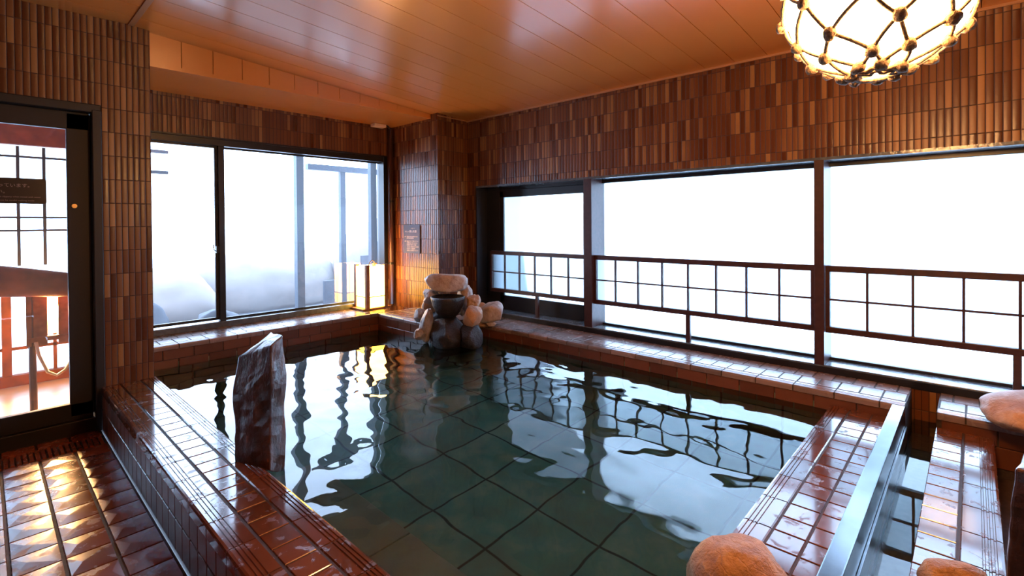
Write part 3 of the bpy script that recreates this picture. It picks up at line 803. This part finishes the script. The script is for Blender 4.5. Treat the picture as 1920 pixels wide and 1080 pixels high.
# pipe in the window corner, sensor on the soffit
pp = MB(); pp.tube([(3.262, 4.955, .43), (3.262, 4.955, 2.47)], .030, 16); P = pp.build('corner_pipe', M['pipe_brown'], smooth=True, label='dark brown vertical pipe between the misted window and the column', cat='pipe')
for z in (1.62, .9):
    q = MB(); q.tube([(3.262, 4.955, z-.012), (3.262, 4.955, z+.012)], .034, 16); q.build('pipe_clamp', M['black_metal'], P)
sn = MB().box((3.00, 4.86, ZSF-.040), (3.15, 4.95, ZSF-.004)).build('soffit_sensor', M['cream_plastic'], bevel=.006, label='small cream box fixed under the soffit in the window corner', cat='sensor')
q = MB(); q.tube([(3.15, 4.90, ZSF-.012), (3.19, 4.905, ZSF-.008), (3.22, 4.92, ZSF-.018), (3.25, 4.95, ZSF-.03)], .007, 8); q.build('cable', M['black_metal'], sn, smooth=True)

# sign on the column
sg = MB().box((XC-.010, 4.462, 1.028), (XC-.0005, 4.765, 1.342)).build('wall_sign', M['sign_slate'], label='small slate-blue notice plate with white writing on the corner column', cat='sign', bevel=.001)
rz = -R90; xs_ = XC-.011
bpy.context.view_layer.update()
def st(s, y, z, size, xs=1.0): text(s, (xs_, y, z), (R90, 0, rz), size, M['sign_letter'], sg, xs=xs)
st('びじん  ゆ', 4.62, 1.302, .014); st('やさしい', 4.742, 1.263, .020); st('美人の湯', 4.655, 1.260, .034)
st('効能', 4.748, 1.208, .016); st('神経痛 筋肉痛 関節痛 冷え症', 4.705, 1.208, .016); st('疲労回復 健康増進', 4.705, 1.190, .016)
st('注意', 4.748, 1.155, .016)
for k, s in enumerate(('湯あたりにご注意ください', 'お酒を飲んでからの入浴', 'は危険ですのでご遠慮', 'ください 高血圧の方は長湯', 'をさけて 入浴前後に', 'お水を十分お取りください')):
    st(s, 4.705, 1.155-.0205*k, .018)

# ------------------------------------------------------------------ glass float pendant lamp
PC = Vector((1.555, .182, 1.925)); PR = .205
pl = empty('pendant_lamp', PC, 'round glowing glass pendant lamp wrapped in knotted rope net', 'pendant lamp')
bm = bmesh.new(); bmesh.ops.create_uvsphere(bm, u_segments=48, v_segments=32, radius=PR-.006)
me = bpy.data.meshes.new('globe'); bm.to_mesh(me); bm.free(); me.polygons.foreach_set('use_smooth', [True]*len(me.polygons)); me.materials.append(M['globe_glow'])
o = bpy.data.objects.new('globe', me); C.objects.link(o); o.location = PC; o.parent = pl; o.matrix_parent_inverse = pl.matrix_world.inverted()
def sph(lat, lon, r=PR): 
    a, o_ = math.radians(lat), math.radians(lon)
    return PC + Vector((math.cos(a)*math.cos(o_), math.cos(a)*math.sin(o_), math.sin(a)))*r
lats = [-72, -52, -33, -13, 9, 31, 52, 72]; NM = 9
net = MB(); knots = []
rnd = random.Random(5)
node = {}
for i, la in enumerate(lats):
    for k in range(NM): node[i, k] = (la+rnd.uniform(-4, 4), (k+(i % 2)*.5)*360/NM+rnd.uniform(-5, 5))
for i in range(len(lats)):
    for k in range(NM):
        la, lo = node[i, k]; knots.append(sph(la, lo, PR+.006))
        if i+1 < len(lats):
            for dk in ((0, -1) if i % 2 == 0 else (0, 1)):
                kk = (k+dk) % NM; lb, lo2 = node[i+1, kk]
                while lo2-lo > 180: lo2 -= 360
                while lo2-lo < -180: lo2 += 360
                sag = rnd.uniform(-5, 2)
                net.tube([sph(la+(lb-la)*t_/6+sag*math.sin(math.pi*t_/6), lo+(lo2-lo)*t_/6, PR+.003) for t_ in range(7)], .0048, 6)
for la, rr in ((-74, .007), (-79, .006), (74, .007)):
    net.tube([sph(la+2.5*math.sin(k*1.7), k*12, PR+.006) for k in range(31)], rr, 6)
nt = net.build('rope_net', M['rope'], pl, smooth=True)
km = bmesh.new(); bmesh.ops.create_icosphere(km, subdivisions=2, radius=.0185)
for v in km.verts: v.co *= 1+.25*noise.noise(v.co*90)
kme = bpy.data.meshes.new('knot'); km.to_mesh(kme); km.free(); kme.materials.append(M['rope']); kme.polygons.foreach_set('use_smooth', [True]*len(kme.polygons))
for q in knots:
    o = bpy.data.objects.new('knot', kme); C.objects.link(o); o.location = q; o.rotation_euler = (rnd.random()*3, rnd.random()*3, 0)
    o.scale = (1, 1, .8); o.parent = nt; o.matrix_parent_inverse = nt.matrix_world.inverted()
cd = MB(); cd.tube([PC+Vector((0, 0, PR-.01)), (PC.x, PC.y, ceil(PC.x))], .008, 8); cd.build('hanging_cord', M['rope'], pl)
cp = MB(); cp.tube([(PC.x, PC.y, ceil(PC.x)-.03), (PC.x, PC.y, ceil(PC.x)+.004)], .05, 20); cp.build('ceiling_rose', M['lattice_wood'], pl)

# small floor fitting in the pool
dr = MB(); dr.tube([(1.42, 1.17, ZF), (1.42, 1.17, ZF+.02)], .045, 20); dr.build('pool_drain_fitting', M['steel'], label='small round metal fitting on the pool floor at the bottom edge', cat='drain fitting')
